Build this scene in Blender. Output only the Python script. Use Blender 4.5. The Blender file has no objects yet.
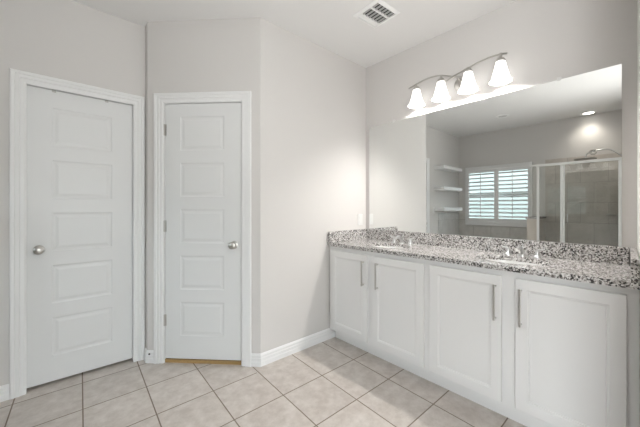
import bpy, bmesh, math, random
from mathutils import Vector, Matrix

S = bpy.context.scene
COL = S.collection
PI = math.pi
random.seed(4)

# ------------------------------------------------------------------ camera, world, lights, exposure
YAW = math.atan2(263, 297)                       # heading from +Y towards +X
cam_d = bpy.data.cameras.new('camera')
cam = bpy.data.objects.new('camera', cam_d)
COL.objects.link(cam)
cam.location = (0, 0, 1.25)
cam.rotation_euler = (PI / 2, 0, -YAW)
cam_d.sensor_fit = 'HORIZONTAL'
cam_d.sensor_width = 36
cam_d.lens = 36 * 297 / 640
cam_d.shift_y = -6.5 / 640
cam_d.clip_start = 0.02
S.camera = cam

SHADE_E = 0.85          # glow of the frosted shades
WORLD_E = 2.7
BULB_W = 16.5          # each vanity bulb
CAN_W = 13.0           # recessed lamp over the shower
H0 = 2.74
BOUNCE_FILL_W = 72.0  # added spot, bounced off the ceiling as fill
SIDE_FILL_W = 68.0         # added fill lamp at the side opening of the unseen bedroom
BACK_FILL_W = 24.0           # added fill lamp at the back of the unseen bedroom

W = bpy.data.worlds.new('sky')
S.world = W
W.use_nodes = True
wn, wl = W.node_tree.nodes, W.node_tree.links
wn.clear()
w_out = wn.new('ShaderNodeOutputWorld')
w_bg = wn.new('ShaderNodeBackground')
w_tc = wn.new('ShaderNodeTexCoord')
w_sep = wn.new('ShaderNodeSeparateXYZ')
w_rmp = wn.new('ShaderNodeValToRGB')
e = w_rmp.color_ramp.elements
e[0].position = 0.0
e[0].color = (0.32, 0.39, 0.385, 1)
e[1].position = 0.30
e[1].color = (2.7, 3.0, 3.2, 1)
e2 = e.new(0.10)
e2.color = (0.44, 0.52, 0.52, 1)
wl.new(w_tc.outputs['Generated'], w_sep.inputs[0])
wl.new(w_sep.outputs['Z'], w_rmp.inputs[0])
wl.new(w_rmp.outputs[0], w_bg.inputs['Color'])
w_bg.inputs['Strength'].default_value = WORLD_E
wl.new(w_bg.outputs[0], w_out.inputs['Surface'])

S.view_settings.view_transform = 'Standard'
S.view_settings.look = 'None'
S.view_settings.gamma = 1.0
S.view_settings.use_curve_mapping = False
S.view_settings.exposure = 0.22


def lamp(name, kind, loc, watts, color=(1, 1, 1), size=0.03, rot=None, size_y=None):
    d = bpy.data.lights.new(name, kind)
    d.energy = watts
    d.color = color
    if kind == 'AREA':
        d.shape = 'RECTANGLE'
        d.size = size
        d.size_y = size_y or size
    else:
        d.shadow_soft_size = size
    o = bpy.data.objects.new(name, d)
    o.location = loc
    if rot:
        o.rotation_euler = rot
    COL.objects.link(o)
    return o


# fill lamps added out of view behind the camera, at the bedroom openings below
lamp('bedroom_fill', 'AREA', (0.4, -3.70, 1.5), BACK_FILL_W, (0.96, 0.98, 1.0), 2.6, (PI / 2, 0, 0), 1.6)
lamp('bedroom_side_fill', 'AREA', (-2.95, -1.75, 1.45), SIDE_FILL_W, (0.97, 0.98, 1.0), 2.2, (PI / 2, 0, -PI / 2), 1.6)

# unseen fill spot, added in the doorway to brighten ceiling and walls
fl = lamp('ceiling_bounce_fill', 'SPOT', (0.05, -0.25, 1.45), BOUNCE_FILL_W, (1.0, 0.99, 0.98), 0.20)
fl.rotation_euler = (Vector((0.9, 0.9, H0)) - Vector((0.05, -0.25, 1.45))).to_track_quat('-Z', 'Y').to_euler()
fl.data.spot_size = math.radians(140)
fl.data.spot_blend = 1.0


# ------------------------------------------------------------------ materials
def new_mat(name):
    m = bpy.data.materials.new(name)
    m.use_nodes = True
    n = m.node_tree.nodes
    return m, n, m.node_tree.links, n['Principled BSDF']


def paint(name, col, rough=0.5, bump=0.0, scale=60, metal=0.0, var=0.015):
    m, n, l, b = new_mat(name)
    b.inputs['Roughness'].default_value = rough
    b.inputs['Metallic'].default_value = metal
    geo = n.new('ShaderNodeNewGeometry')
    nz = n.new('ShaderNodeTexNoise')
    nz.inputs['Scale'].default_value = scale
    nz.inputs['Detail'].default_value = 3
    l.new(geo.outputs['Position'], nz.inputs['Vector'])
    rp = n.new('ShaderNodeValToRGB')
    a = rp.color_ramp.elements
    a[0].color = (*[max(0, c * (1 - var)) for c in col], 1)
    a[1].color = (*[min(1, c * (1 + var)) for c in col], 1)
    l.new(nz.outputs['Fac'], rp.inputs[0])
    l.new(rp.outputs[0], b.inputs['Base Color'])
    if bump:
        bp = n.new('ShaderNodeBump')
        bp.inputs['Strength'].default_value = bump
        bp.inputs['Distance'].default_value = 0.002
        l.new(nz.outputs['Fac'], bp.inputs['Height'])
        l.new(bp.outputs[0], b.inputs['Normal'])
    return m


def mth(n, l, op, a, b=None, c=None):
    q = n.new('ShaderNodeMath')
    q.operation = op
    for i, v in enumerate((a, b, c)):
        if v is None:
            continue
        if isinstance(v, (int, float)):
            q.inputs[i].default_value = v
        else:
            l.new(v, q.inputs[i])
    return q.outputs[0]


def tile_mat(name, c1, c2, grout, su, sv, u0, v0, axes, gw, rough, shear=0.0, brick=False, nscale=7.0, cut=None):
    """procedural tiles in world metres; axes picks which coordinates run along the surface"""
    m, n, l, b = new_mat(name)
    geo = n.new('ShaderNodeNewGeometry')
    sep = n.new('ShaderNodeSeparateXYZ')
    l.new(geo.outputs['Position'], sep.inputs[0])
    u, v = sep.outputs[axes[0]], sep.outputs[axes[1]]
    if shear:
        u = mth(n, l, 'MULTIPLY_ADD', mth(n, l, 'SUBTRACT', v, 2.0), -shear, u)
    uu = mth(n, l, 'DIVIDE', mth(n, l, 'SUBTRACT', u, u0), su)
    vv = mth(n, l, 'DIVIDE', mth(n, l, 'SUBTRACT', v, v0), sv)
    if brick:
        uu = mth(n, l, 'MULTIPLY_ADD', mth(n, l, 'FLOOR', vv), 0.5, uu)
    fu, fv = mth(n, l, 'FLOORED_MODULO', uu, 1.0), mth(n, l, 'FLOORED_MODULO', vv, 1.0)
    du = mth(n, l, 'MULTIPLY', mth(n, l, 'SUBTRACT', 0.5, mth(n, l, 'ABSOLUTE', mth(n, l, 'SUBTRACT', fu, 0.5))), su)
    dv = mth(n, l, 'MULTIPLY', mth(n, l, 'SUBTRACT', 0.5, mth(n, l, 'ABSOLUTE', mth(n, l, 'SUBTRACT', fv, 0.5))), sv)
    if cut:                                       # leaves out the v joints beyond both cut values
        dv = mth(n, l, 'MULTIPLY_ADD', mth(n, l, 'GREATER_THAN', u, cut[0]), mth(n, l, 'GREATER_THAN', v, cut[1]), dv)
    d = mth(n, l, 'MINIMUM', du, dv)
    mr = n.new('ShaderNodeMapRange')
    mr.inputs[1].default_value = gw * 0.4
    mr.inputs[2].default_value = gw * 0.6
    l.new(d, mr.inputs[0])
    cell = n.new('ShaderNodeCombineXYZ')
    l.new(mth(n, l, 'FLOOR', uu), cell.inputs[0])
    l.new(mth(n, l, 'FLOOR', vv), cell.inputs[1])
    wn_ = n.new('ShaderNodeTexWhiteNoise')
    l.new(cell.outputs[0], wn_.inputs['Vector'])
    nz = n.new('ShaderNodeTexNoise')
    nz.inputs['Scale'].default_value = nscale
    nz.inputs['Detail'].default_value = 9
    nz.inputs['Roughness'].default_value = 0.68
    off = n.new('ShaderNodeVectorMath')
    off.operation = 'MULTIPLY_ADD'
    l.new(wn_.outputs['Color'], off.inputs[0])
    off.inputs[1].default_value = (9, 9, 9)
    l.new(geo.outputs['Position'], off.inputs[2])
    l.new(off.outputs[0], nz.inputs['Vector'])
    rp = n.new('ShaderNodeValToRGB')
    rp.color_ramp.elements[0].position = 0.36
    rp.color_ramp.elements[1].position = 0.66
    rp.color_ramp.elements[0].color = (*c1, 1)
    rp.color_ramp.elements[1].color = (*c2, 1)
    l.new(nz.outputs['Fac'], rp.inputs[0])
    tone = mth(n, l, 'MULTIPLY_ADD', wn_.outputs['Value'], 0.05, 0.975)
    tn = n.new('ShaderNodeVectorMath')
    tn.operation = 'SCALE'
    l.new(rp.outputs[0], tn.inputs[0])
    l.new(tone, tn.inputs['Scale'])
    mx = n.new('ShaderNodeMix')
    mx.data_type = 'RGBA'
    mx.inputs[6].default_value = (*grout, 1)
    l.new(mr.outputs[0], mx.inputs[0])
    l.new(tn.outputs[0], mx.inputs[7])
    l.new(mx.outputs[2], b.inputs['Base Color'])
    ro = mth(n, l, 'MULTIPLY_ADD', mr.outputs[0], rough - 0.9, 0.9)
    l.new(ro, b.inputs['Roughness'])
    bp = n.new('ShaderNodeBump')
    bp.inputs['Strength'].default_value = 0.5
    bp.inputs['Distance'].default_value = 0.002
    l.new(mr.outputs[0], bp.inputs['Height'])
    l.new(bp.outputs[0], b.inputs['Normal'])
    return m


def granite_mat():
    m, n, l, b = new_mat('granite')
    geo = n.new('ShaderNodeNewGeometry')
    nz = n.new('ShaderNodeTexNoise')
    nz.inputs['Scale'].default_value = 70
    l.new(geo.outputs['Position'], nz.inputs['Vector'])
    warp = n.new('ShaderNodeVectorMath')
    warp.operation = 'MULTIPLY_ADD'
    l.new(nz.outputs['Color'], warp.inputs[0])
    warp.inputs[1].default_value = (0.012, 0.012, 0.012)
    l.new(geo.outputs['Position'], warp.inputs[2])
    v1 = n.new('ShaderNodeTexVoronoi')
    v1.inputs['Scale'].default_value = 150
    l.new(warp.outputs[0], v1.inputs['Vector'])
    sep = n.new('ShaderNodeSeparateColor')
    l.new(v1.outputs['Color'], sep.inputs[0])
    rp = n.new('ShaderNodeValToRGB')
    rp.color_ramp.interpolation = 'CONSTANT'
    el = rp.color_ramp.elements
    el[0].position = 0.0
    el[0].color = (0.045, 0.043, 0.042, 1)
    el[1].position = 0.19
    el[1].color = (0.145, 0.13, 0.122, 1)
    for p, c in ((0.30, (0.30, 0.28, 0.265)), (0.46, (0.52, 0.50, 0.485)), (0.72, (0.74, 0.725, 0.71))):
        q = el.new(p)
        q.color = (*c, 1)
    l.new(sep.outputs[0], rp.inputs[0])
    l.new(rp.outputs[0], b.inputs['Base Color'])
    b.inputs['Roughness'].default_value = 0.12
    return m


def metal_mat(name, col, rough):
    return paint(name, col, rough, 0, 200, 1.0, 0.03)


def glass_mat(name, tint, refl=1.0):
    m, n, l, b = new_mat(name)
    n.remove(b)
    out = n['Material Output']
    tr = n.new('ShaderNodeBsdfTransparent')
    tr.inputs[0].default_value = (*tint, 1)
    gl = n.new('ShaderNodeBsdfGlossy')
    gl.inputs['Roughness'].default_value = 0.0
    fr = n.new('ShaderNodeFresnel')
    fr.inputs[0].default_value = 1.5
    f = mth(n, l, 'MULTIPLY', fr.outputs[0], refl)
    mx = n.new('ShaderNodeMixShader')
    l.new(f, mx.inputs[0])
    l.new(tr.outputs[0], mx.inputs[1])
    l.new(gl.outputs[0], mx.inputs[2])
    l.new(mx.outputs[0], out.inputs['Surface'])
    return m


def glow_mat(name, col, strength, base=(0.9, 0.9, 0.9), edge=0.0):
    m, n, l, b = new_mat(name)
    b.inputs['Base Color'].default_value = (*base, 1)
    b.inputs['Roughness'].default_value = 0.4
    b.inputs['Emission Color'].default_value = (*col, 1)
    b.inputs['Emission Strength'].default_value = strength
    return m


M_wall = paint('wall_paint', (0.68, 0.66, 0.64), 0.75, 0.25, 130)
M_ceil = paint('ceiling_paint', (0.84, 0.835, 0.825), 0.85, 0.25, 150)
M_trim = paint('trim_paint', (0.83, 0.83, 0.825), 0.38, 0, 30, 0, 0.006)
M_door = paint('door_paint', (0.77, 0.775, 0.77), 0.40, 0.06, 220, 0, 0.008)
M_cab = paint('cabinet_paint', (0.77, 0.765, 0.755), 0.38, 0, 30, 0, 0.006)
M_floor = tile_mat('floor_tile', (0.50, 0.445, 0.40), (0.65, 0.60, 0.555), (0.23, 0.185, 0.145),
                   0.346, 0.353, -0.242, 2.698, (0, 1), 0.0072, 0.34, shear=0.045, nscale=13.0, cut=(1.13, 1.85))
M_shower_x = tile_mat('shower_tile_far', (0.54, 0.495, 0.45), (0.64, 0.59, 0.545), (0.42, 0.385, 0.35),
                      0.33, 0.33, 0.32, 0.0, (1, 2), 0.005, 0.3, brick=True)
M_shower_y = tile_mat('shower_tile_side', (0.54, 0.495, 0.45), (0.64, 0.59, 0.545), (0.42, 0.385, 0.35),
                      0.33, 0.33, -1.65, 0.0, (0, 2), 0.005, 0.3, brick=True)
M_tub_y = tile_mat('tub_tile_side', (0.52, 0.515, 0.50), (0.64, 0.635, 0.62), (0.34, 0.33, 0.31),
                   0.33, 0.33, -1.65, 0.0, (0, 2), 0.005, 0.25, brick=True)
M_tub_x = tile_mat('tub_tile_far', (0.52, 0.505, 0.475), (0.64, 0.62, 0.59), (0.28, 0.26, 0.24),
                   0.33, 0.33, 1.5, 0.0, (1, 2), 0.005, 0.3, brick=True)
M_granite = granite_mat()
M_nickel = metal_mat('brushed_nickel', (0.56, 0.545, 0.52), 0.32)
M_chrome = metal_mat('chrome', (0.66, 0.66, 0.66), 0.30)
M_alu = metal_mat('bright_aluminium', (0.86, 0.86, 0.85), 0.38)
M_white_metal = paint('white_enamel', (0.91, 0.91, 0.90), 0.4)
M_dark = paint('dark_void', (0.03, 0.03, 0.03), 0.9)
M_slat_shaded = paint('register_slat_shaded', (0.42, 0.42, 0.41), 0.5)  # grey paints in the shade on the white vent's turned-away slats
M_porcelain = paint('porcelain', (0.88, 0.88, 0.87), 0.12)
M_wood = paint('threshold_wood', (0.42, 0.27, 0.11), 0.5, 0.1, 40, 0, 0.2)
M_plastic = paint('white_plastic', (0.76, 0.755, 0.74), 0.35)
M_glass = glass_mat('shower_glass', (0.97, 0.98, 0.97), 1.5)
M_pane = glass_mat('window_glass', (0.95, 0.97, 0.97), 1.0)
M_shade = glow_mat('lit_frosted_glass', (1.0, 0.97, 0.93), SHADE_E)
M_bulb = glow_mat('lit_bulb', (1.0, 0.96, 0.90), 8.0)
M_can = glow_mat('lit_recessed_lens', (1.0, 0.95, 0.88), 6.0)
M_mirror, _n, _l, _b = new_mat('mirror_silver')
_b.inputs['Base Color'].default_value = (0.885, 0.90, 0.89, 1)
_b.inputs['Metallic'].default_value = 1.0
_b.inputs['Roughness'].default_value = 0.0


# ------------------------------------------------------------------ helpers
class MB:
    """collects shapes in one bmesh; build() links them as ONE mesh object"""

    def __init__(self):
        self.bm = bmesh.new()
        self.weld = False

    def box(self, x0, x1, y0, y1, z0, z1):
        return self.prism([(x0, y0), (x1, y0), (x1, y1), (x0, y1)], z0, z1)

    def prism(self, pts, z0, z1, fn=None):
        """polygon in (a, b) extruded along c; fn maps (a, b, c) to x, y, z"""
        fn = fn or (lambda a, b, c: (a, b, c))
        bm = self.bm
        lo = [bm.verts.new(fn(a, b, z0)) for a, b in pts]
        hi = [bm.verts.new(fn(a, b, z1)) for a, b in pts]
        bm.faces.new(lo[::-1])
        bm.faces.new(hi)
        k = len(pts)
        for i in range(k):
            bm.faces.new((lo[i], lo[(i + 1) % k], hi[(i + 1) % k], hi[i]))
        return self

    def rings(self, rings, closed=True, caps=True):
        """skin consecutive rings of points"""
        bm = self.bm
        vs = [[bm.verts.new(p) for p in r] for r in rings]
        k = len(vs[0])
        for a, b in zip(vs, vs[1:]):
            for i in range(k if closed else k - 1):
                bm.faces.new((a[i], a[(i + 1) % k], b[(i + 1) % k], b[i]))
        if caps:
            bm.faces.new(vs[0][::-1])
            bm.faces.new(vs[-1])
        return self

    def tube(self, pts, r, k=12):
        pts = [Vector(p) for p in pts]
        rs = r if isinstance(r, (list, tuple)) else [r] * len(pts)
        rings = []
        up = None
        for i, p in enumerate(pts):
            t = (pts[min(i + 1, len(pts) - 1)] - pts[max(i - 1, 0)]).normalized()
            if up is None:
                up = Vector((0, 0, 1)) if abs(t.z) < 0.9 else Vector((1, 0, 0))
            a = t.cross(up).normalized()
            up = a.cross(t).normalized()
            rings.append([p + (a * math.cos(2 * PI * j / k) + up * math.sin(2 * PI * j / k)) * rs[i] for j in range(k)])
        return self.rings(rings)

    def lathe(self, prof, o=(0, 0, 0), axis='z', k=28, caps=True, sx=1.0, sy=1.0):
        """profile of (radius, height) turned about an axis through o"""
        rings = []
        for r, hgt in prof:
            ring = []
            for j in range(k):
                c, s = math.cos(2 * PI * j / k) * r * sx, math.sin(2 * PI * j / k) * r * sy
                if axis == 'z':
                    p = (o[0] + c, o[1] + s, o[2] + hgt)
                elif axis == 'y':
                    p = (o[0] + c, o[1] + hgt, o[2] + s)
                else:
                    p = (o[0] + hgt, o[1] + c, o[2] + s)
                ring.append(p)
            rings.append(ring)
        self.weld = True
        return self.rings(rings, True, caps)

    def build(self, name, m, parent=None, loc=(0, 0, 0), rotz=0.0, smooth=False, bevel=0.0):
        bm = self.bm
        if self.weld:
            bmesh.ops.remove_doubles(bm, verts=bm.verts, dist=1e-6)
        bmesh.ops.recalc_face_normals(bm, faces=bm.faces)
        me = bpy.data.meshes.new(name)
        bm.to_mesh(me)
        bm.free()
        if smooth:
            for p in me.polygons:
                p.use_smooth = True
        me.materials.append(m)
        o = bpy.data.objects.new(name, me)
        COL.objects.link(o)
        if parent:
            o.parent = parent
        o.location = loc
        o.rotation_euler = (0, 0, rotz)
        if smooth:
            md = o.modifiers.new('edges', 'EDGE_SPLIT')
            md.split_angle = math.radians(40)
        if bevel:
            md = o.modifiers.new('bevel', 'BEVEL')
            md.width = bevel
            md.segments = 2
            md.limit_method = 'ANGLE'
        return o


def world_shift(mb, loc):
    bmesh.ops.translate(mb.bm, verts=mb.bm.verts, vec=-Vector(loc))
    return mb


def struct(o):
    o['kind'] = 'structure'
    return o


def tag(o, label, cat, group=None):
    o['label'] = label
    o['category'] = cat
    if group:
        o['group'] = group
    return o


def thing(name, label, cat, loc, rotz=0.0, group=None):
    o = bpy.data.objects.new(name, None)
    o.empty_display_size = 0.1
    COL.objects.link(o)
    o.location = loc
    o.rotation_euler = (0, 0, rotz)
    return tag(o, label, cat, group)


def part(mb, name, m, root, **kw):
    """mesh given in world metres, stored relative to its thing's base"""
    return world_shift(mb, root.location).build(name, m, root, **kw)


def dup(root, loc, label):
    r = root.copy()
    COL.objects.link(r)
    r.location = loc
    r['label'] = label
    for ch in list(root.children):
        c = ch.copy()
        COL.objects.link(c)
        c.parent = r
        for g in ch.children:
            d = g.copy()
            COL.objects.link(d)
            d.parent = c
    return r


# ------------------------------------------------------------------ the room
H = 2.74
XM = 2.481            # mirror wall face
YB = 2.059            # back wall face (beside the closet door)
YL = 2.795            # left wall face (with the first door)
XF = -1.50            # far wall face (window, shower)
CX, CY = 1.198, 2.059                     # outer corner where the diagonal wall starts
TL = 0.923                                # length of the diagonal wall
EX, EY = CX - TL / 2 ** .5, CY + TL / 2 ** .5
NS = 0.0464                               # the near wall runs slightly askew


def ny(x):
    return 0.068 + (x - 2.481) * NS


struct(MB().box(-3.2, 3.6, -4.0, 3.2, -0.12, 0.0).build('floor', M_floor))
struct(MB().box(-3.2, 3.6, -4.0, 3.2, H, H + 0.12).build('ceiling', M_ceil))
struct(MB().box(XM, XM + 0.14, -0.12, 2.25, 0, H).build('wall_right', M_wall))
struct(MB().prism([(CX, CY), (XM, CY), (XM, CY + 0.14), (CX + 0.10, CY + 0.14)], 0, H).build('wall_back', M_wall))

# left wall with a recess for the first door
D1X0, D1X1, D1H = -0.157, 0.464, 2.078
mb = MB()
mb.box(XF - 0.14, D1X0 - 0.012, YL, YL + 0.09, 0, H)
mb.box(D1X1 + 0.012, 0.80, YL, YL + 0.09, 0, H)
mb.box(D1X0 - 0.012, D1X1 + 0.012, YL, YL + 0.09, D1H + 0.012, H)
mb.box(XF - 0.14, 0.80, YL + 0.09, YL + 0.16, 0, H)
struct(mb.build('wall_left', M_wall))

# diagonal wall with the closet door, in its own frame: x to the right, y into the wall
D2X0, D2X1, D2H = TL - 0.785, TL - 0.147, 2.083
mb = MB()
mb.box(0, D2X0 - 0.012, 0, 0.07, 0, H)
mb.prism([(D2X1 + 0.012, 0), (TL, 0), (TL - 0.0, 0.07), (D2X1 + 0.012, 0.07)], 0, H)
mb.box(D2X0 - 0.012, D2X1 + 0.012, 0, 0.07, D2H + 0.012, H)
mb.box(0.0, TL, 0.07, 0.12, 0, H)
c45, s45 = math.cos(-PI / 4), math.sin(-PI / 4)
# short return from its free edge to the left wall
inv = Matrix.Rotation(PI / 4, 4, 'Z') @ Matrix.Translation((-EX, -EY, 0))
ret = [(EX, EY), (EX + 0.09, EY + 0.0), (EX + 0.09, YL + 0.01), (EX, YL + 0.01)]
mb.prism([tuple((inv @ Vector((x, y, 0)))[:2]) for x, y in ret], 0, H)
struct(mb.build('wall_corner', M_wall, None, (EX, EY, 0), -PI / 4))

# far wall with the window opening
WY0, WY1, WZ0, WZ1 = 1.520, 2.636, 0.96, 2.00
mb = MB()
mb.box(XF - 0.14, XF, 0.10, WY0, 0, H)
mb.box(XF - 0.14, XF, WY1, YL, 0, H)
mb.box(XF - 0.14, XF, WY0, WY1, 0, WZ0)
mb.box(XF - 0.14, XF, WY0, WY1, WZ1, H)
struct(mb.build('wall_far', M_wall))
# side wall of the shower
SHX = -0.95                                # plane of the shower glass
struct(MB().box(XF - 0.14, SHX + 0.03, 0.10, 0.30, 0, H).build('wall_shower', M_wall))

# near wall with the doorway the camera stands in
mb = MB()
OX0, OX1 = -0.62, 1.42  # opening widened so the added bedroom fill reaches the vanity side
mb.prism([(OX1, ny(OX1)), (XM, ny(XM)), (XM, -0.12), (OX1, -0.12)], 0, H)
mb.prism([(SHX + 0.03, ny(SHX)), (OX0, ny(OX0)), (OX0, -0.20), (SHX + 0.03, -0.20)], 0, H)
mb.prism([(OX0, ny(OX0)), (OX1, ny(OX1)), (OX1, -0.20), (OX0, -0.20)], 2.50, H)
mb.box(-3.2, SHX + 0.04, -0.20, 0.11, 0, H)
mb.box(XM, 3.6, -0.20, -0.12, 0, H)
struct(mb.build('wall_near', M_wall))
# unseen bedroom behind the doorway, its window openings added to let light in
mb = MB()
mb.box(-3.2, -3.08, -4.0, -2.85, 0, H)
mb.box(-3.2, -3.08, -0.65, -0.15, 0, H)
mb.box(-3.2, -3.08, -2.85, -0.65, 0, 0.65)
mb.box(-3.2, -3.08, -2.85, -0.65, 2.25, H)
struct(mb.build('wall_bedroom_left', M_wall))
mb = MB()
mb.box(3.48, 3.6, -4.0, -0.15, 0, H)
struct(mb.build('wall_bedroom_right', M_wall))
mb = MB()
mb.box(-3.2, -1.0, -4.0, -3.88, 0, H)
mb.box(1.8, 3.6, -4.0, -3.88, 0, H)
mb.box(-1.0, 1.8, -4.0, -3.88, 0, 0.6)
mb.box(-1.0, 1.8, -4.0, -3.88, 2.35, H)
struct(mb.build('wall_bedroom_back', M_wall))


# ------------------------------------------------------------------ doors, casings, baseboards
CAS_W = 0.078
CAS_PROF = [(0.0, 0.0), (0.0, 0.009), (0.010, 0.013), (0.030, 0.012), (0.034, 0.017), (0.053, 0.016), (0.057, 0.021),
            (0.073, 0.021), (CAS_W, 0.017), (CAS_W, 0.0)]


def casing(mb, x0, x1, h):
    """U of moulding around an opening x0..x1, h tall, on the plane y = 0 facing -y, mitred corners"""
    for (sx, a) in ((-1, x0), (1, x1)):
        lo = [(a + sx * u, -v, 0.0) for u, v in CAS_PROF]
        hi = [(a + sx * u, -v, h + u) for u, v in CAS_PROF]
        mb.rings([lo, hi])
    mb.rings([[(x0 - u, -v, h + u) for u, v in CAS_PROF], [(x1 + u, -v, h + u) for u, v in CAS_PROF]])


def door_leaf(mb, w, h, th=0.035, stile=(0.127, 0.130), top=0.106, pan=0.270, gap=0.101, n=5):
    """five-panel moulded door, front at y = 0 facing -y, x 0..w, z 0..h"""
    bm = mb.bm
    xs = [0, stile[0], w - stile[1], w]
    zs = [0]
    z = h - top - n * pan - (n - 1) * gap
    for i in range(n):
        zs += [z, z + pan]
        z += pan + gap
    zs.append(h)
    grid = [[bm.verts.new((x, 0, zz)) for x in xs] for zz in zs]
    for i in range(len(zs) - 1):
        for j in range(3):
            q = (grid[i][j], grid[i][j + 1], grid[i + 1][j + 1], grid[i + 1][j])
            if j == 1 and i % 2 == 1:
                ring = list(q)
                for ins, dep in ((0.003, 0.0025), (0.010, 0.0045), (0.018, 0.0045), (0.036, 0.001)):
                    x0, x1, z0, z1 = xs[1] + ins, xs[2] - ins, zs[i] + ins, zs[i + 1] - ins
                    nr = [bm.verts.new(p) for p in ((x0, dep, z0), (x1, dep, z0), (x1, dep, z1), (x0, dep, z1))]
                    for k in range(4):
                        bm.faces.new((ring[k], ring[(k + 1) % 4], nr[(k + 1) % 4], nr[k]))
                    ring = nr
                bm.faces.new(ring)
            else:
                bm.faces.new(q)
    back = [bm.verts.new(p) for p in ((0, th, 0), (w, th, 0), (w, th, h), (0, th, h))]
    bm.faces.new(back)
    bot = grid[0] + [back[1], back[0]]
    bm.faces.new(bot)
    bm.faces.new(grid[-1] + [back[2], back[3]])
    bm.faces.new([r[0] for r in grid] + [back[3], back[0]])
    bm.faces.new([r[3] for r in grid] + [back[2], back[1]])
    return mb


def knob(root, x, z, y=0.0):
    mb = MB()
    mb.lathe([(0.0, 0), (0.031, 0), (0.031, -0.004), (0.026, -0.008), (0.012, -0.010), (0.011, -0.030), (0.015, -0.034),
              (0.025, -0.040), (0.0285, -0.050), (0.027, -0.060), (0.019, -0.066), (0.0, -0.0675)], (x, y, z), 'y', 28, False)
    return mb.build('door_knob', M_nickel, root, smooth=True)


def hinge(root, x, z, y=0.0):
    mb = MB()
    for i in range(3):
        mb.lathe([(0.0065, -0.015), (0.0065, 0.0145)], (x, y - 0.005, z - 0.030 + 0.030 * i), 'z', 12)
    mb.box(x - 0.012, x + 0.016, y - 0.002, y + 0.001, z - 0.045, z + 0.045)
    return mb.build('hinge', M_nickel, root)


# first door (left wall), set back in its jamb
R1 = 0.030
d1 = bpy.data.objects.new('door_1', None)
COL.objects.link(d1)
struct(d1)
d1.location = (D1X0 + 0.002, YL + R1, 0)
w1 = D1X1 - D1X0 - 0.004
mbd = door_leaf(MB(), w1, 2.055, stile=(0.128, 0.138), top=0.124)
bmesh.ops.translate(mbd.bm, verts=mbd.bm.verts, vec=(0, 0, 0.020))
mbd.build('door_panel', M_door, d1)
knob(d1, 0.062, 0.955)
mb = MB()
mb.box(D1X0 - 0.012, D1X0, YL - 0.001, YL + 0.088, 0, D1H + 0.012)
mb.box(D1X1, D1X1 + 0.012, YL - 0.001, YL + 0.088, 0, D1H + 0.012)
mb.box(D1X0, D1X1, YL - 0.001, YL + 0.088, D1H, D1H + 0.012)
struct(mb.build('trim_1', M_trim))
mb = MB()
casing(mb, D1X0 + 0.004, D1X1 - 0.004, D1H - 0.004)
struct(mb.build('trim_2', M_trim, None, (0, YL, 0)))

# closet door (diagonal wall), flush with its jamb, hinged on the left
d2 = bpy.data.objects.new('door_2', None)
COL.objects.link(d2)
struct(d2)


def diag(x, y, z=0.0):
    return (EX + x * c45 - y * s45, EY + x * s45 + y * c45, z)


T0 = TL - 0.777                                   # left edge of the leaf
w2 = 0.621
d2.location = diag(T0, 0.004)
d2.rotation_euler = (0, 0, -PI / 4)
mbd = door_leaf(MB(), w2, 2.039, stile=(0.124, 0.137), top=0.102)
bmesh.ops.translate(mbd.bm, verts=mbd.bm.verts, vec=(0, 0, 0.036))
mbd.build('door_panel', M_door, d2)
knob(d2, 0.566, 0.950)
for zz in (1.868, 1.097, 0.343):
    hinge(d2, -0.004, zz, -0.002)
mb = MB()
mb.box(w2 + 0.0025, w2 + 0.0055, -0.004, 0.004, 0.91, 0.985)
mb.build('strike_plate', M_nickel, d2)
mb = MB()
mb.box(D2X0 - 0.012, T0 - 0.004, 0.0, 0.068, 0, D2H + 0.010)
mb.box(T0 + w2 + 0.004, D2X1 + 0.012, 0.0, 0.068, 0, D2H + 0.010)
mb.box(T0 - 0.004, T0 + w2 + 0.004, 0.0, 0.068, 2.079, D2H + 0.010)
struct(mb.build('trim_3', M_trim, None, (EX, EY, 0), -PI / 4))
mb = MB()
casing(mb, T0 - 0.006, T0 + w2 + 0.006, 2.081)
struct(mb.build('trim_4', M_trim, None, (EX, EY, 0), -PI / 4))
# wooden threshold seen under the closet door
mb = MB()
mb.box(T0 - 0.003, T0 + w2 + 0.003, 0.006, 0.066, 0, 0.026)
struct(mb.build('trim_5', M_wood, None, (EX, EY, 0), -PI / 4))

BB = [(0, 0), (0.0155, 0), (0.0155, 0.034), (0.0125, 0.040), (0.0125, 0.062), (0.0095, 0.067), (0.0095, 0.083),
      (0.004, 0.094), (0.0, 0.098)]


def baseboard(name, pts):
    """moulding along a polyline of wall corners; the room is on the right-hand side going along it"""
    P = [Vector((x, y, 0)) for x, y in pts]
    offs = []
    for i in range(len(P)):
        ns = []
        if i > 0:
            t = (P[i] - P[i - 1]).normalized()
            ns.append(Vector((t.y, -t.x, 0)))
        if i < len(P) - 1:
            t = (P[i + 1] - P[i]).normalized()
            ns.append(Vector((t.y, -t.x, 0)))
        nn = sum(ns, Vector()).normalized()
        offs.append(nn / max(0.2, nn.dot(ns[0])))
    mb = MB()
    mb.rings([[P[i] + offs[i] * u + Vector((0, 0, v)) for u, v in BB] for i in range(len(P))])
    return struct(mb.build(name, M_trim))


dl = lambda x: diag(x, 0)[:2]
baseboard('baseboard_back', [dl(T0 + w2 + 0.006 + CAS_W), (CX, CY), (2.03, CY)])
baseboard('baseboard_corner', [(EX, YL - 0.023), (EX, EY), dl(T0 - 0.006 - CAS_W)])
baseboard('baseboard_left', [(-0.56, YL), (D1X0 + 0.004 - CAS_W, YL)])

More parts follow.
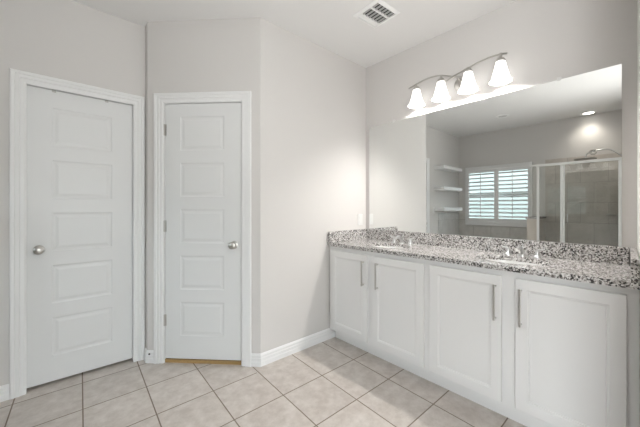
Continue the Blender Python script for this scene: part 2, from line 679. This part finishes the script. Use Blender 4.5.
# small screw in the short baseboard between the doors
px, py, _ = diag(0.024, -0.0125, 0)
mb = MB()
mb.lathe([(0.0, -0.004), (0.006, -0.004), (0.007, 0.002)], (0, 0, 0), 'y', 14, False)
tag(mb.build('screw', M_dark, None, (px, py, 0.072), -PI / 4), 'small dark screw head in the white baseboard between the two doors', 'screw')

# two hook plates on the top edge of the first door
for i, (hx, lb) in enumerate(((-0.016, 'small metal over-door clip on the left door, the one nearer its knob edge'),
                              (0.288, 'small metal over-door clip on the left door, the one nearer the corner'))):
    mb = MB()
    mb.box(-0.011, 0.011, -0.003, 0.0, -0.014, 0.003)
    mb.box(-0.011, 0.011, -0.003, 0.030, 0.0, 0.003)
    o = mb.build('door_clip', M_nickel, None, (hx, YL + R1, 2.0755))
    tag(o, lb, 'clip', 'clips over the left door')


# ------------------------------------------------------------------ vanity cabinet
FX = 1.945
vc = thing('vanity_cabinet', 'long white vanity cabinet with four panelled doors under the granite top', 'cabinet', (FX, 1.06, 0))
mb = MB()
mb.box(FX + 0.019, XM - 0.004, 0.085, 0.103, 0.090, 0.884)
mb.box(FX + 0.019, XM - 0.004, YB - 0.022, YB - 0.004, 0.090, 0.884)
mb.box(FX + 0.019, XM - 0.004, 1.050, 1.068, 0.108, 0.884)
mb.box(FX + 0.019, XM - 0.004, 0.103, YB - 0.022, 0.090, 0.108)
mb.box(XM - 0.012, XM - 0.004, 0.103, YB - 0.022, 0.108, 0.884)
part(mb, 'carcass', M_cab, vc)
mb = MB()
DZ0, DZ1 = 0.118, 0.850
doors = [(1.587, 2.025), (1.079, 1.537), (0.592, 1.034), (0.086, 0.522)]
y_lo, y_hi = 0.047, YB - 0.003
mb.box(FX, FX + 0.019, y_lo, y_hi, DZ1 - 0.014, 0.884)
mb.box(FX, FX + 0.019, y_lo, y_hi, 0.090, DZ0 + 0.014)
edges = [y_lo, 0.098, 0.510, 0.604, 1.022, 1.091, 1.525, 1.599, 2.013, y_hi]
for a, b in zip(edges[0::2], edges[1::2]):
    mb.box(FX, FX + 0.019, a, b, DZ0 + 0.014, DZ1 - 0.014)
part(mb, 'face_frame', M_cab, vc)
mb = MB()
mb.box(2.003, 2.019, 0.075, YB - 0.018, 0, 0.091)
part(mb, 'toe_kick', M_cab, vc)


def shaker(mb, y0, y1, z0, z1, xf, th):
    """door facing -x with a flat recessed panel behind a stepped frame"""
    bm = mb.bm
    fr = 0.066

    def ring(i, x):
        return [bm.verts.new(p) for p in ((x, y0 + i, z0 + i), (x, y1 - i, z0 + i), (x, y1 - i, z1 - i), (x, y0 + i, z1 - i))]
    seq = [ring(0, xf + th), ring(0, xf + 0.002), ring(0.002, xf), ring(fr - 0.010, xf), ring(fr - 0.006, xf + 0.003),
           ring(fr - 0.002, xf + 0.003), ring(fr + 0.002, xf + 0.0095)]
    for a, b in zip(seq, seq[1:]):
        for k in range(4):
            bm.faces.new((a[k], a[(k + 1) % 4], b[(k + 1) % 4], b[k]))
    bm.faces.new(seq[0][::-1])
    bm.faces.new(seq[-1])
    return mb


pulls = [1.621, 1.476, 0.621, 0.493]
for (y0, y1), yp in zip(doors, pulls):
    dr = part(shaker(MB(), y0, y1, DZ0, DZ1, 1.925, 0.0195), 'door', M_cab, vc)
    mb = MB()
    mb.box(1.890, 1.900, yp - 0.0055, yp + 0.0055, 0.592, 0.800)
    for zz in (0.598, 0.784):
        mb.box(1.899, 1.9255, yp - 0.005, yp + 0.005, zz, zz + 0.010)
    bmesh.ops.translate(mb.bm, verts=mb.bm.verts, vec=-Vector(vc.location))
    pl = mb.build('handle', M_nickel, dr, bevel=0.0015)

# ------------------------------------------------------------------ countertop, sinks, faucets
CZ0, CZ1 = 0.885, 0.915
CF = 1.915
SINKS = [(2.165, 1.55), (2.165, 0.605)]
ct = thing('countertop', 'speckled grey granite countertop with backsplash and side splashes over the white cabinet', 'countertop', (CF, 1.06, CZ0))


def slab_with_holes(outer, holes, z0, z1):
    cu = bpy.data.curves.new('slab', 'CURVE')
    cu.dimensions = '2D'
    cu.fill_mode = 'BOTH'
    cu.extrude = (z1 - z0) / 2
    for pts in [outer] + holes:
        sp = cu.splines.new('POLY')
        sp.points.add(len(pts) - 1)
        for p, (x, y) in zip(sp.points, pts):
            p.co = (x, y, 0, 1)
        sp.use_cyclic_u = True
    o = bpy.data.objects.new('slab', cu)
    COL.objects.link(o)
    bpy.context.view_layer.update()
    dg = bpy.context.evaluated_depsgraph_get()
    me = bpy.data.meshes.new_from_object(o.evaluated_get(dg))
    mb = MB()
    mb.bm.from_mesh(me)
    bmesh.ops.translate(mb.bm, verts=mb.bm.verts, vec=(0, 0, (z0 + z1) / 2))
    bpy.data.objects.remove(o)
    bpy.data.meshes.remove(me)
    bpy.data.curves.remove(cu)
    return mb


def ell(cx, cy, a, b, k=48):
    return [(cx + a * math.cos(2 * PI * i / k), cy + b * math.sin(2 * PI * i / k)) for i in range(k)]


outer = [(CF, ny(CF) + 0.003), (XM - 0.002, ny(XM) + 0.003), (XM - 0.002, YB - 0.002), (CF, YB - 0.002)]
part(slab_with_holes(outer, [ell(x, y, 0.150, 0.205) for x, y in SINKS], CZ0, CZ1), 'slab', M_granite, ct, bevel=0.003)
SZ = 1.017
mb = MB()
mb.box(XM - 0.030, XM - 0.002, 0.100, YB - 0.032, CZ1, SZ)
part(mb, 'backsplash', M_granite, ct, bevel=0.002)
mb = MB()
mb.box(CF + 0.003, XM - 0.002, YB - 0.031, YB - 0.002, CZ1, SZ)
part(mb, 'side_splash', M_granite, ct, bevel=0.002)
mb = MB()
mb.prism([(CF + 0.003, ny(CF) + 0.004), (XM - 0.002, ny(XM) + 0.003), (XM - 0.002, ny(XM) + 0.030), (CF + 0.003, ny(CF) + 0.031)], CZ1, SZ)
part(mb, 'side_splash', M_granite, ct, bevel=0.002)

sk = thing('sink', 'white oval undermount sink below the faucet nearer the back wall', 'sink', (SINKS[0][0], SINKS[0][1], CZ0), 0, 'undermount sinks in the granite top')
mb = MB()
prof = [(1.10, -0.001), (1.10, -0.008), (1.03, -0.012), (0.99, -0.05), (0.86, -0.105), (0.60, -0.142), (0.25, -0.150), (0.12, -0.153),
        (0.12, -0.146), (0.25, -0.143), (0.58, -0.134), (0.83, -0.098), (0.96, -0.045), (1.01, -0.001)]
rings = [[(0.150 * r * math.cos(2 * PI * j / 48), 0.205 * r * math.sin(2 * PI * j / 48), z) for j in range(48)] for r, z in prof + prof[:1]]
mb.rings(rings, True, False)
mb.build('basin', M_porcelain, sk, smooth=True)
mb = MB()
mb.lathe([(0.0, -0.156), (0.034, -0.156), (0.034, -0.142), (0.026, -0.140), (0.022, -0.144), (0.0, -0.145)], (0, 0, 0), 'z', 24, False)
mb.build('drain', M_chrome, sk, smooth=True)
dup(sk, (SINKS[1][0], SINKS[1][1], CZ0), 'white oval undermount sink below the faucet nearer the right end')

FCX = 2.385
fc = thing('faucet', 'chrome two-handle faucet nearer the back wall, by the far sink', 'faucet', (FCX, 1.55, CZ1), 0, 'chrome faucets on the granite top')
mb = MB()
mb.lathe([(0.0, 0), (1.0, 0), (1.0, 0.006), (0.86, 0.012), (0.0, 0.014)], (0, 0, 0), 'z', 30, False, 0.027, 0.027)
mb.build('base', M_chrome, fc, smooth=True)
mb = MB()
path = []
for i in range(11):
    a = i / 10
    path.append((-0.112 * a ** 1.25 + 0.0, 0, 0.010 + 0.060 * math.sin(min(1, a * 1.35) * PI / 2) - 0.022 * max(0, a - 0.55) / 0.45))
mb.tube(path, [0.017 - 0.007 * i / 10 for i in range(11)], 14)
mb.build('spout', M_chrome, fc, smooth=True)
for s in (-1, 1):
    mb = MB()
    mb.lathe([(0.0, 0.0), (0.026, 0.0), (0.025, 0.008), (0.016, 0.014), (0.013, 0.036), (0.014, 0.046), (0.0, 0.050)], (0, s * 0.085, 0), 'z', 20, False)
    mb.tube([(0, s * 0.085, 0.046), (-0.006, s * 0.105, 0.052), (-0.010, s * 0.128, 0.060)], [0.0075, 0.0065, 0.0055], 10)
    mb.build('handle', M_chrome, fc, smooth=True)
mb = MB()
mb.tube([(0.016, 0, 0.012), (0.016, 0, 0.072)], 0.003, 8)
mb.lathe([(0.0, 0.070), (0.006, 0.071), (0.006, 0.078), (0.0, 0.080)], (0.016, 0, 0), 'z', 12, False)
mb.build('lift_rod', M_chrome, fc, smooth=True)
dup(fc, (FCX, 0.605, CZ1), 'chrome two-handle faucet nearer the right end of the counter')

# ------------------------------------------------------------------ mirror
mi = thing('wall_mirror', 'wide frameless wall mirror standing on the granite backsplash', 'mirror', (XM - 0.002, 1.065, SZ + 0.001))
mb = MB()
mb.box(XM - 0.008, XM - 0.002, 0.130, 2.005, SZ + 0.001, 2.088)
part(mb, 'glass', M_mirror, mi)
for yy in (0.42, 1.70):
    mb = MB()
    mb.box(XM - 0.012, XM - 0.0015, yy - 0.012, yy + 0.012, 2.080, 2.104)
    part(mb, 'clip', M_plastic, mi, bevel=0.002)

# ------------------------------------------------------------------ vanity light
BX = 2.392
vl = thing('vanity_light', 'four-shade nickel vanity light with lit frosted bells above the mirror', 'wall lamp', (XM - 0.002, 1.05, 2.25))
mb = MB()
mb.lathe([(0.0, 0.0), (0.062, 0.0), (0.062, -0.010), (0.052, -0.020), (0.020, -0.026), (0.0, -0.027)], (XM - 0.002, 1.045, 2.255), 'x', 32, False)
part(mb, 'back_plate', M_nickel, vl, smooth=True)
mb = MB()
mb.tube([(XM - 0.02, 1.045, 2.262), (BX + 0.05, 1.045, 2.278), (BX, 1.045, 2.280)], 0.009)
part(mb, 'stem', M_nickel, vl, smooth=True)


def curve_pts(ctrl, n=8):
    P = [Vector(c) for c in ctrl]
    P = [P[0] * 2 - P[1]] + P + [P[-1] * 2 - P[-2]]
    out = []
    for i in range(1, len(P) - 2):
        a, b, c, d = P[i - 1:i + 3]
        for k in range(n):
            t = k / n
            out.append(0.5 * ((2 * b) + (c - a) * t + (2 * a - 5 * b + 4 * c - d) * t * t + (3 * b - a - 3 * c + d) * t ** 3))
    out.append(P[-2])
    return out


for ctrl in (((BX, 1.455, 2.304), (BX, 1.38, 2.323), (BX, 1.26, 2.338), (BX, 1.16, 2.325), (BX, 1.06, 2.282), (BX, 0.99, 2.258)),
             ((BX - 0.012, 1.11, 2.258), (BX - 0.012, 1.04, 2.282), (BX - 0.012, 0.94, 2.306), (BX - 0.012, 0.84, 2.326), (BX - 0.012, 0.74, 2.328), (BX - 0.012, 0.682, 2.318))):
    ctrl = [(x, y * 1.02, 1.25 + (z - 1.25) * 1.019) for x, y, z in ctrl]
    part(MB().tube(curve_pts(ctrl), 0.0065, 10), 'arm', M_nickel, vl, smooth=True)
SH_Y = [1.408, 1.184, 0.960, 0.736]
SH_T = [2.342, 2.344, 2.326, 2.348]
for i, yy in enumerate(SH_Y):
    bx = BX if i < 2 else BX - 0.012
    zt = 2.320
    mb = MB()
    mb.lathe([(0.0, SH_T[i] - zt + 0.006), (0.007, SH_T[i] - zt + 0.006), (0.008, 0.006), (0.020, -0.002), (0.033, -0.022), (0.034, -0.030), (0.0, -0.030)], (bx, yy, zt), 'z', 24, False)
    part(mb, 'socket_cap', M_nickel, vl, smooth=True)
    mb = MB()
    pr = [(0.031, -0.026), (0.036, -0.050), (0.0425, -0.080), (0.050, -0.110), (0.059, -0.140), (0.068, -0.162), (0.074, -0.171)]
    inn = [(r - 0.003, z) for r, z in pr[::-1]]
    mb.lathe(pr + inn + pr[:1], (bx, yy, zt), 'z', 36, False)
    part(mb, 'shade', M_shade, vl, smooth=True)
    mb = MB()
    mb.lathe([(0.0, -0.030), (0.012, -0.030), (0.013, -0.042), (0.019, -0.058), (0.020, -0.070), (0.015, -0.084), (0.0, -0.089)], (bx, yy, zt), 'z', 20, False)
    part(mb, 'bulb', M_bulb, vl, smooth=True)
    lamp('vanity_bulb_light', 'POINT', (bx, yy, zt - 0.120), BULB_W, (1.0, 0.965, 0.925), 0.026)

# ------------------------------------------------------------------ ceiling register
VX, VY, VR = 1.845, 1.428, math.radians(-3)
cv = thing('ceiling_vent', 'square white ceiling vent with dark slots above the vanity', 'vent', (VX, VY, H - 0.001), VR)
mb = MB()
a = 0.128
mb.rings([[(sx * r, sy * r, z) for sx, sy in ((-1, -1), (1, -1), (1, 1), (-1, 1))] for r, z in
          ((a, 0.0), (a, -0.004), (a - 0.016, -0.012), (a - 0.026, -0.012), (a - 0.026, 0.0))], True, False)
ai = a - 0.025
mb.box(-ai, ai, -0.040, -0.027, -0.012, -0.001)
mb.box(-ai, ai, 0.056, 0.068, -0.012, -0.001)
mb.build('frame', M_white_metal, cv)
mb = MB()
mb.box(-ai, ai, -ai, ai, -0.0012, 0.0)
mb.build('backing', M_dark, cv)
for k in range(6):
    x = -ai + 0.014 + k * (2 * ai - 0.02) / 5.6
    for y0, y1 in ((-ai, -0.040), (-0.027, 0.056)):
        mb = MB()
        mb.prism([(x - 0.004, -0.0015), (x - 0.0025, -0.0015), (x + 0.007, -0.0105), (x + 0.0045, -0.0105)], y0, y1, lambda p, q, r: (p, r, q))
        mb.build('slat', M_slat_shaded, cv)
for k in range(3):
    y = 0.071 + k * 0.0125
    mb = MB()
    mb.prism([(y, -0.0015), (y + 0.0015, -0.0015), (y + 0.0125, -0.0105), (y + 0.011, -0.0105)], -ai, ai, lambda p, q, r: (r, p, q))
    mb.build('slat', M_white_metal, cv)

# ------------------------------------------------------------------ outlet and switch
def plate(name, label, cat, origin, rotz, sw):
    t = thing(name, label, cat, origin, rotz)
    mb = MB()
    mb.box(-0.036, 0.036, -0.006, 0.0, -0.058, 0.058)
    mb.build('cover_plate', M_plastic, t, bevel=0.002)
    if sw:
        mb = MB()
        mb.box(-0.016, 0.016, -0.010, -0.0055, -0.033, 0.033)
        mb.build('rocker', M_plastic, t, bevel=0.0015)
    else:
        for zz in (-0.021, 0.021):
            mb = MB()
            mb.lathe([(0.0, -0.0075), (0.016, -0.0075), (0.0165, -0.0055)], (0, 0, zz), 'y', 20, False)
            mb.build('socket', M_plastic, t)
    return t


plate('power_outlet', 'white power outlet plate on the back wall above the left side splash', 'outlet', (2.385, YB - 0.0005, 1.118), 0, False)
plate('light_switch', 'white light switch plate below the shelves, seen in the mirror', 'switch', (-0.425, YL - 0.0005, 1.185), 0, True)

# ------------------------------------------------------------------ reflected side of the room: shelves
places = ['topmost', 'middle', 'lowest']
for nm, z0 in zip(places, (1.968, 1.572, 1.178)):
    mb = MB()
    mb.box(-0.39, 0.39, -0.195, 0, 0, 0.062)
    o = mb.build('floating_shelf', M_trim, None, (-0.825, YL - 0.0005, z0), 0, bevel=0.002)
    tag(o, f'{nm} of the three empty white floating shelves seen in the mirror', 'shelf', 'white floating shelves')

# tiled tub surround (wainscot) and shower tiling
mb = MB()
mb.box(XF + 0.013, -0.58, YL - 0.012, YL, 0, 1.124)
struct(mb.build('trim_6', M_tub_y))
mb = MB()
mb.box(XF, XF + 0.012, 1.43, YL, 0, 0.862)
mb.box(XF, XF + 0.012, 2.66, YL, 0.862, 1.124)
struct(mb.build('trim_7', M_tub_x))
mb = MB()
mb.box(XF, XF + 0.012, 0.312, 1.285, 0, 2.08)
struct(mb.build('trim_8', M_shower_x))
mb = MB()
mb.box(XF, SHX - 0.03, 0.300, 0.312, 0, 2.08)
struct(mb.build('trim_9', M_shower_y))
# knee wall between tub and shower, with its stone cap
mb = MB()
mb.box(XF, SHX - 0.0, 1.285, 1.43, 0, 1.055)
struct(mb.build('wall_knee', paint('knee_tile', (0.60, 0.55, 0.49), 0.4)))
mb = MB()
mb.box(XF + 0.0, SHX + 0.015, 1.268, 1.446, 1.055, 1.085)
struct(mb.build('trim_10', M_granite))
mb = MB()
mb.box(SHX - 0.06, SHX + 0.05, 0.30, 1.285, 0, 0.10)
struct(mb.build('trim_11', M_tub_x))

# ------------------------------------------------------------------ shower enclosure
se = thing('shower_enclosure', 'framed glass shower enclosure with silver posts, seen in the mirror', 'shower', (SHX, 0.8, 0.10))
HZ = 1.905


def bar(name, y0, y1, z0, z1, dx=0.016):
    part(MB().box(SHX - dx, SHX + dx, y0, y1, z0, z1), name, M_alu, se, bevel=0.003)


bar('header', 0.303, 1.300, HZ, HZ + 0.040, 0.022)
bar('jamb', 1.255, 1.290, 0.10, HZ)
bar('jamb', 0.303, 0.330, 0.10, HZ)
bar('post', 0.957, 0.987, 0.13, HZ)
bar('sill', 0.303, 1.300, 0.10, 0.13)
bar('header_return', 1.300, 1.385, HZ + 0.010, HZ + 0.040, 0.016)
part(MB().box(SHX - 0.004, SHX + 0.004, 0.985, 1.255, 0.13, HZ), 'glass_panel', M_glass, se)
dg_ = part(MB().box(SHX - 0.004, SHX + 0.004, 0.345, 0.930, 0.14, HZ - 0.01), 'glass_door', M_glass, se)
mb = MB()
mb.box(SHX - 0.009, SHX + 0.009, 0.330, 0.345, 0.132, HZ - 0.002)
mb.box(SHX - 0.009, SHX + 0.009, 0.930, 0.955, 0.132, HZ - 0.002)
part(mb, 'door_stile', M_alu, se)
part(MB().box(SHX - 0.004, SHX + 0.004, 1.300, 1.385, 1.086, HZ + 0.010), 'glass_return', M_glass, se)
part(MB().tube([(SHX + 0.012, 0.895, 1.02), (SHX + 0.040, 0.895, 1.02), (SHX + 0.040, 0.895, 1.14), (SHX + 0.012, 0.895, 1.14)], 0.006), 'handle', M_chrome, se)

sh = thing('rain_shower', 'flat round rain shower fitting on a curved arm above the shower glass', 'shower head', (-1.30, 0.312, 2.0))
part(MB().tube(curve_pts(((-1.30, 0.313, 2.0), (-1.30, 0.37, 2.05), (-1.30, 0.45, 2.115), (-1.30, 0.56, 2.13), (-1.30, 0.70, 2.10), (-1.30, 0.735, 2.035))), 0.010), 'arm', M_chrome, sh, smooth=True)
mb = MB()
mb.lathe([(0.0, 0.0), (0.135, 0.0), (0.14, 0.006), (0.135, 0.014), (0.03, 0.020), (0.02, 0.03), (0.0, 0.03)], (-1.30, 0.735, 2.000), 'z', 36, False)
part(mb, 'head', M_nickel, sh, smooth=True)
mb = MB()
ring_pts = [(-1.30 + 0.010, 0.64 + 0.035 * math.cos(2 * PI * j / 20), 2.105 + 0.035 * math.sin(2 * PI * j / 20)) for j in range(21)]
mb.tube(ring_pts, 0.011, 10)
part(mb, 'hand_shower', M_nickel, sh, smooth=True)
mb = MB()
mb.lathe([(0.0, 0.0), (0.03, 0.0), (0.028, 0.008), (0.0, 0.010)], (-1.30, 0.312, 2.0), 'y', 20, False)
part(mb, 'escutcheon', M_chrome, sh, smooth=True)

mb = MB()
mb.prism([(0, 0), (0.20, 0.0), (0.14, 0.11), (0.0, 0.20)], 0, 0.02)
tag(mb.build('corner_shelf', M_tub_x, None, (XF + 0.0125, 0.3125, 1.12)), 'small corner shelf inside the shower behind the glass', 'shelf')

# ------------------------------------------------------------------ window and plantation shutters
wf = bpy.data.objects.new('window_1', None)
COL.objects.link(wf)
struct(wf)
wf.location = (XF - 0.10, (WY0 + WY1) / 2, WZ0)
mb = MB()
fx0, fx1 = XF - 0.125, XF - 0.085
mb.box(fx0, fx1, WY0, WY0 + 0.045, WZ0, WZ1)
mb.box(fx0, fx1, WY1 - 0.018, WY1, WZ0, WZ1)
mb.box(fx0, fx1, WY0, WY1, WZ0, WZ0 + 0.045)
mb.box(fx0, fx1, WY0, WY1, WZ1 - 0.045, WZ1)
mb.box(fx0, fx1, WY0, WY1, 1.47, 1.51)
world_shift(mb, wf.location).build('window_frame', M_plastic, wf)
mb = MB()
mb.box(XF - 0.108, XF - 0.102, WY0 + 0.04, WY1 - 0.015, WZ0 + 0.04, WZ1 - 0.04)
world_shift(mb, wf.location).build('window_pane', M_pane, wf)

SY0, SY1, SZ0, SZ1 = 1.472, 2.640, 0.884, 2.068
ps = thing('plantation_shutter', 'white two-panel plantation shutter with open louvers on the window in the mirror', 'shutter', (XF, (SY0 + SY1) / 2, SZ0))
mb = MB()
for y0, y1, z0, z1 in ((SY0, SY0 + 0.036, SZ0, SZ1), (SY1 - 0.036, SY1, SZ0, SZ1), (SY0 + 0.036, SY1 - 0.036, SZ0, SZ0 + 0.062), (SY0 + 0.036, SY1 - 0.036, SZ1 - 0.068, SZ1), ((SY0 + SY1) / 2 - 0.009, (SY0 + SY1) / 2 + 0.009, SZ0 + 0.062, SZ1 - 0.068)):
    mb.box(XF + 0.0125, XF + 0.040, y0, y1, z0, z1)
part(mb, 'frame', M_trim, ps, bevel=0.003)
ym = (SY0 + SY1) / 2
NL = 12
for s in (0, 1):
    a0 = (SY0 + 0.038) if s == 0 else ym + 0.010
    a1 = ym - 0.010 if s == 0 else (SY1 - 0.038)
    b0, b1 = SZ0 + 0.064, SZ1 - 0.070
    mb = MB()
    st = 0.028
    mb.box(XF + 0.013, XF + 0.038, a0, a0 + st, b0, b1)
    mb.box(XF + 0.013, XF + 0.038, a1 - st, a1, b0, b1)
    mb.box(XF + 0.013, XF + 0.038, a0 + st, a1 - st, b0, b0 + 0.075)
    mb.box(XF + 0.013, XF + 0.038, a0 + st, a1 - st, b1 - 0.045, b1)
    pn = part(mb, 'shutter_panel', M_trim, ps)
    zlo, zhi = b0 + 0.080, b1 - 0.050
    pit = (zhi - zlo) / NL
    for k in range(NL):
        zc = zlo + pit * (k + 0.5)
        tilt = math.radians(26)
        mb = MB()
        sec = []
        for j in range(12):
            t = 2 * PI * j / 12
            u, v = 0.040 * math.cos(t), 0.0055 * math.sin(t)
            sec.append((u * math.cos(tilt) + v * math.sin(tilt), -u * math.sin(tilt) + v * math.cos(tilt)))
        mb.rings([[(XF + 0.020 + u, yy, zc + v) for u, v in sec] for yy in (a0 + st + 0.002, a1 - st - 0.002)])
        world_shift(mb, ps.location).build('louver', M_trim, pn)
    mb = MB()
    yc = (a0 + a1) / 2
    mb.box(XF + 0.056, XF + 0.066, yc - 0.006, yc + 0.006, zlo + 0.01, zhi - 0.01)
    world_shift(mb, ps.location).build('tilt_rod', M_trim, pn)

# ------------------------------------------------------------------ recessed ceiling lights
for x, y, lit, lb in ((-0.52, 1.66, False, 'unlit round recessed ceiling light mid-room, seen in the mirror'),
                      (-1.34, 0.70, True, 'lit round recessed ceiling light above the shower, seen in the mirror')):
    t = thing('recessed_light', lb, 'ceiling lamp', (x, y, H - 0.0005), 0, 'recessed ceiling lights')
    mb = MB()
    mb.lathe([(0.098, 0.0), (0.098, -0.004), (0.090, -0.009), (0.070, -0.009), (0.066, 0.0)], (0, 0, 0), 'z', 40, False)
    mb.build('trim_ring', M_white_metal, t, smooth=True)
    mb = MB()
    mb.lathe([(0.0, -0.005), (0.066, -0.005), (0.068, -0.001)], (0, 0, 0), 'z', 40, False)
    mb.build('lens', M_can if lit else M_porcelain, t, smooth=True)
    if lit:
        sp = lamp('recessed_lamp_light', 'SPOT', (x, y, H - 0.03), CAN_W, (1.0, 0.93, 0.84), 0.06).data
        sp.spot_size = math.radians(125)
        sp.spot_blend = 1.0
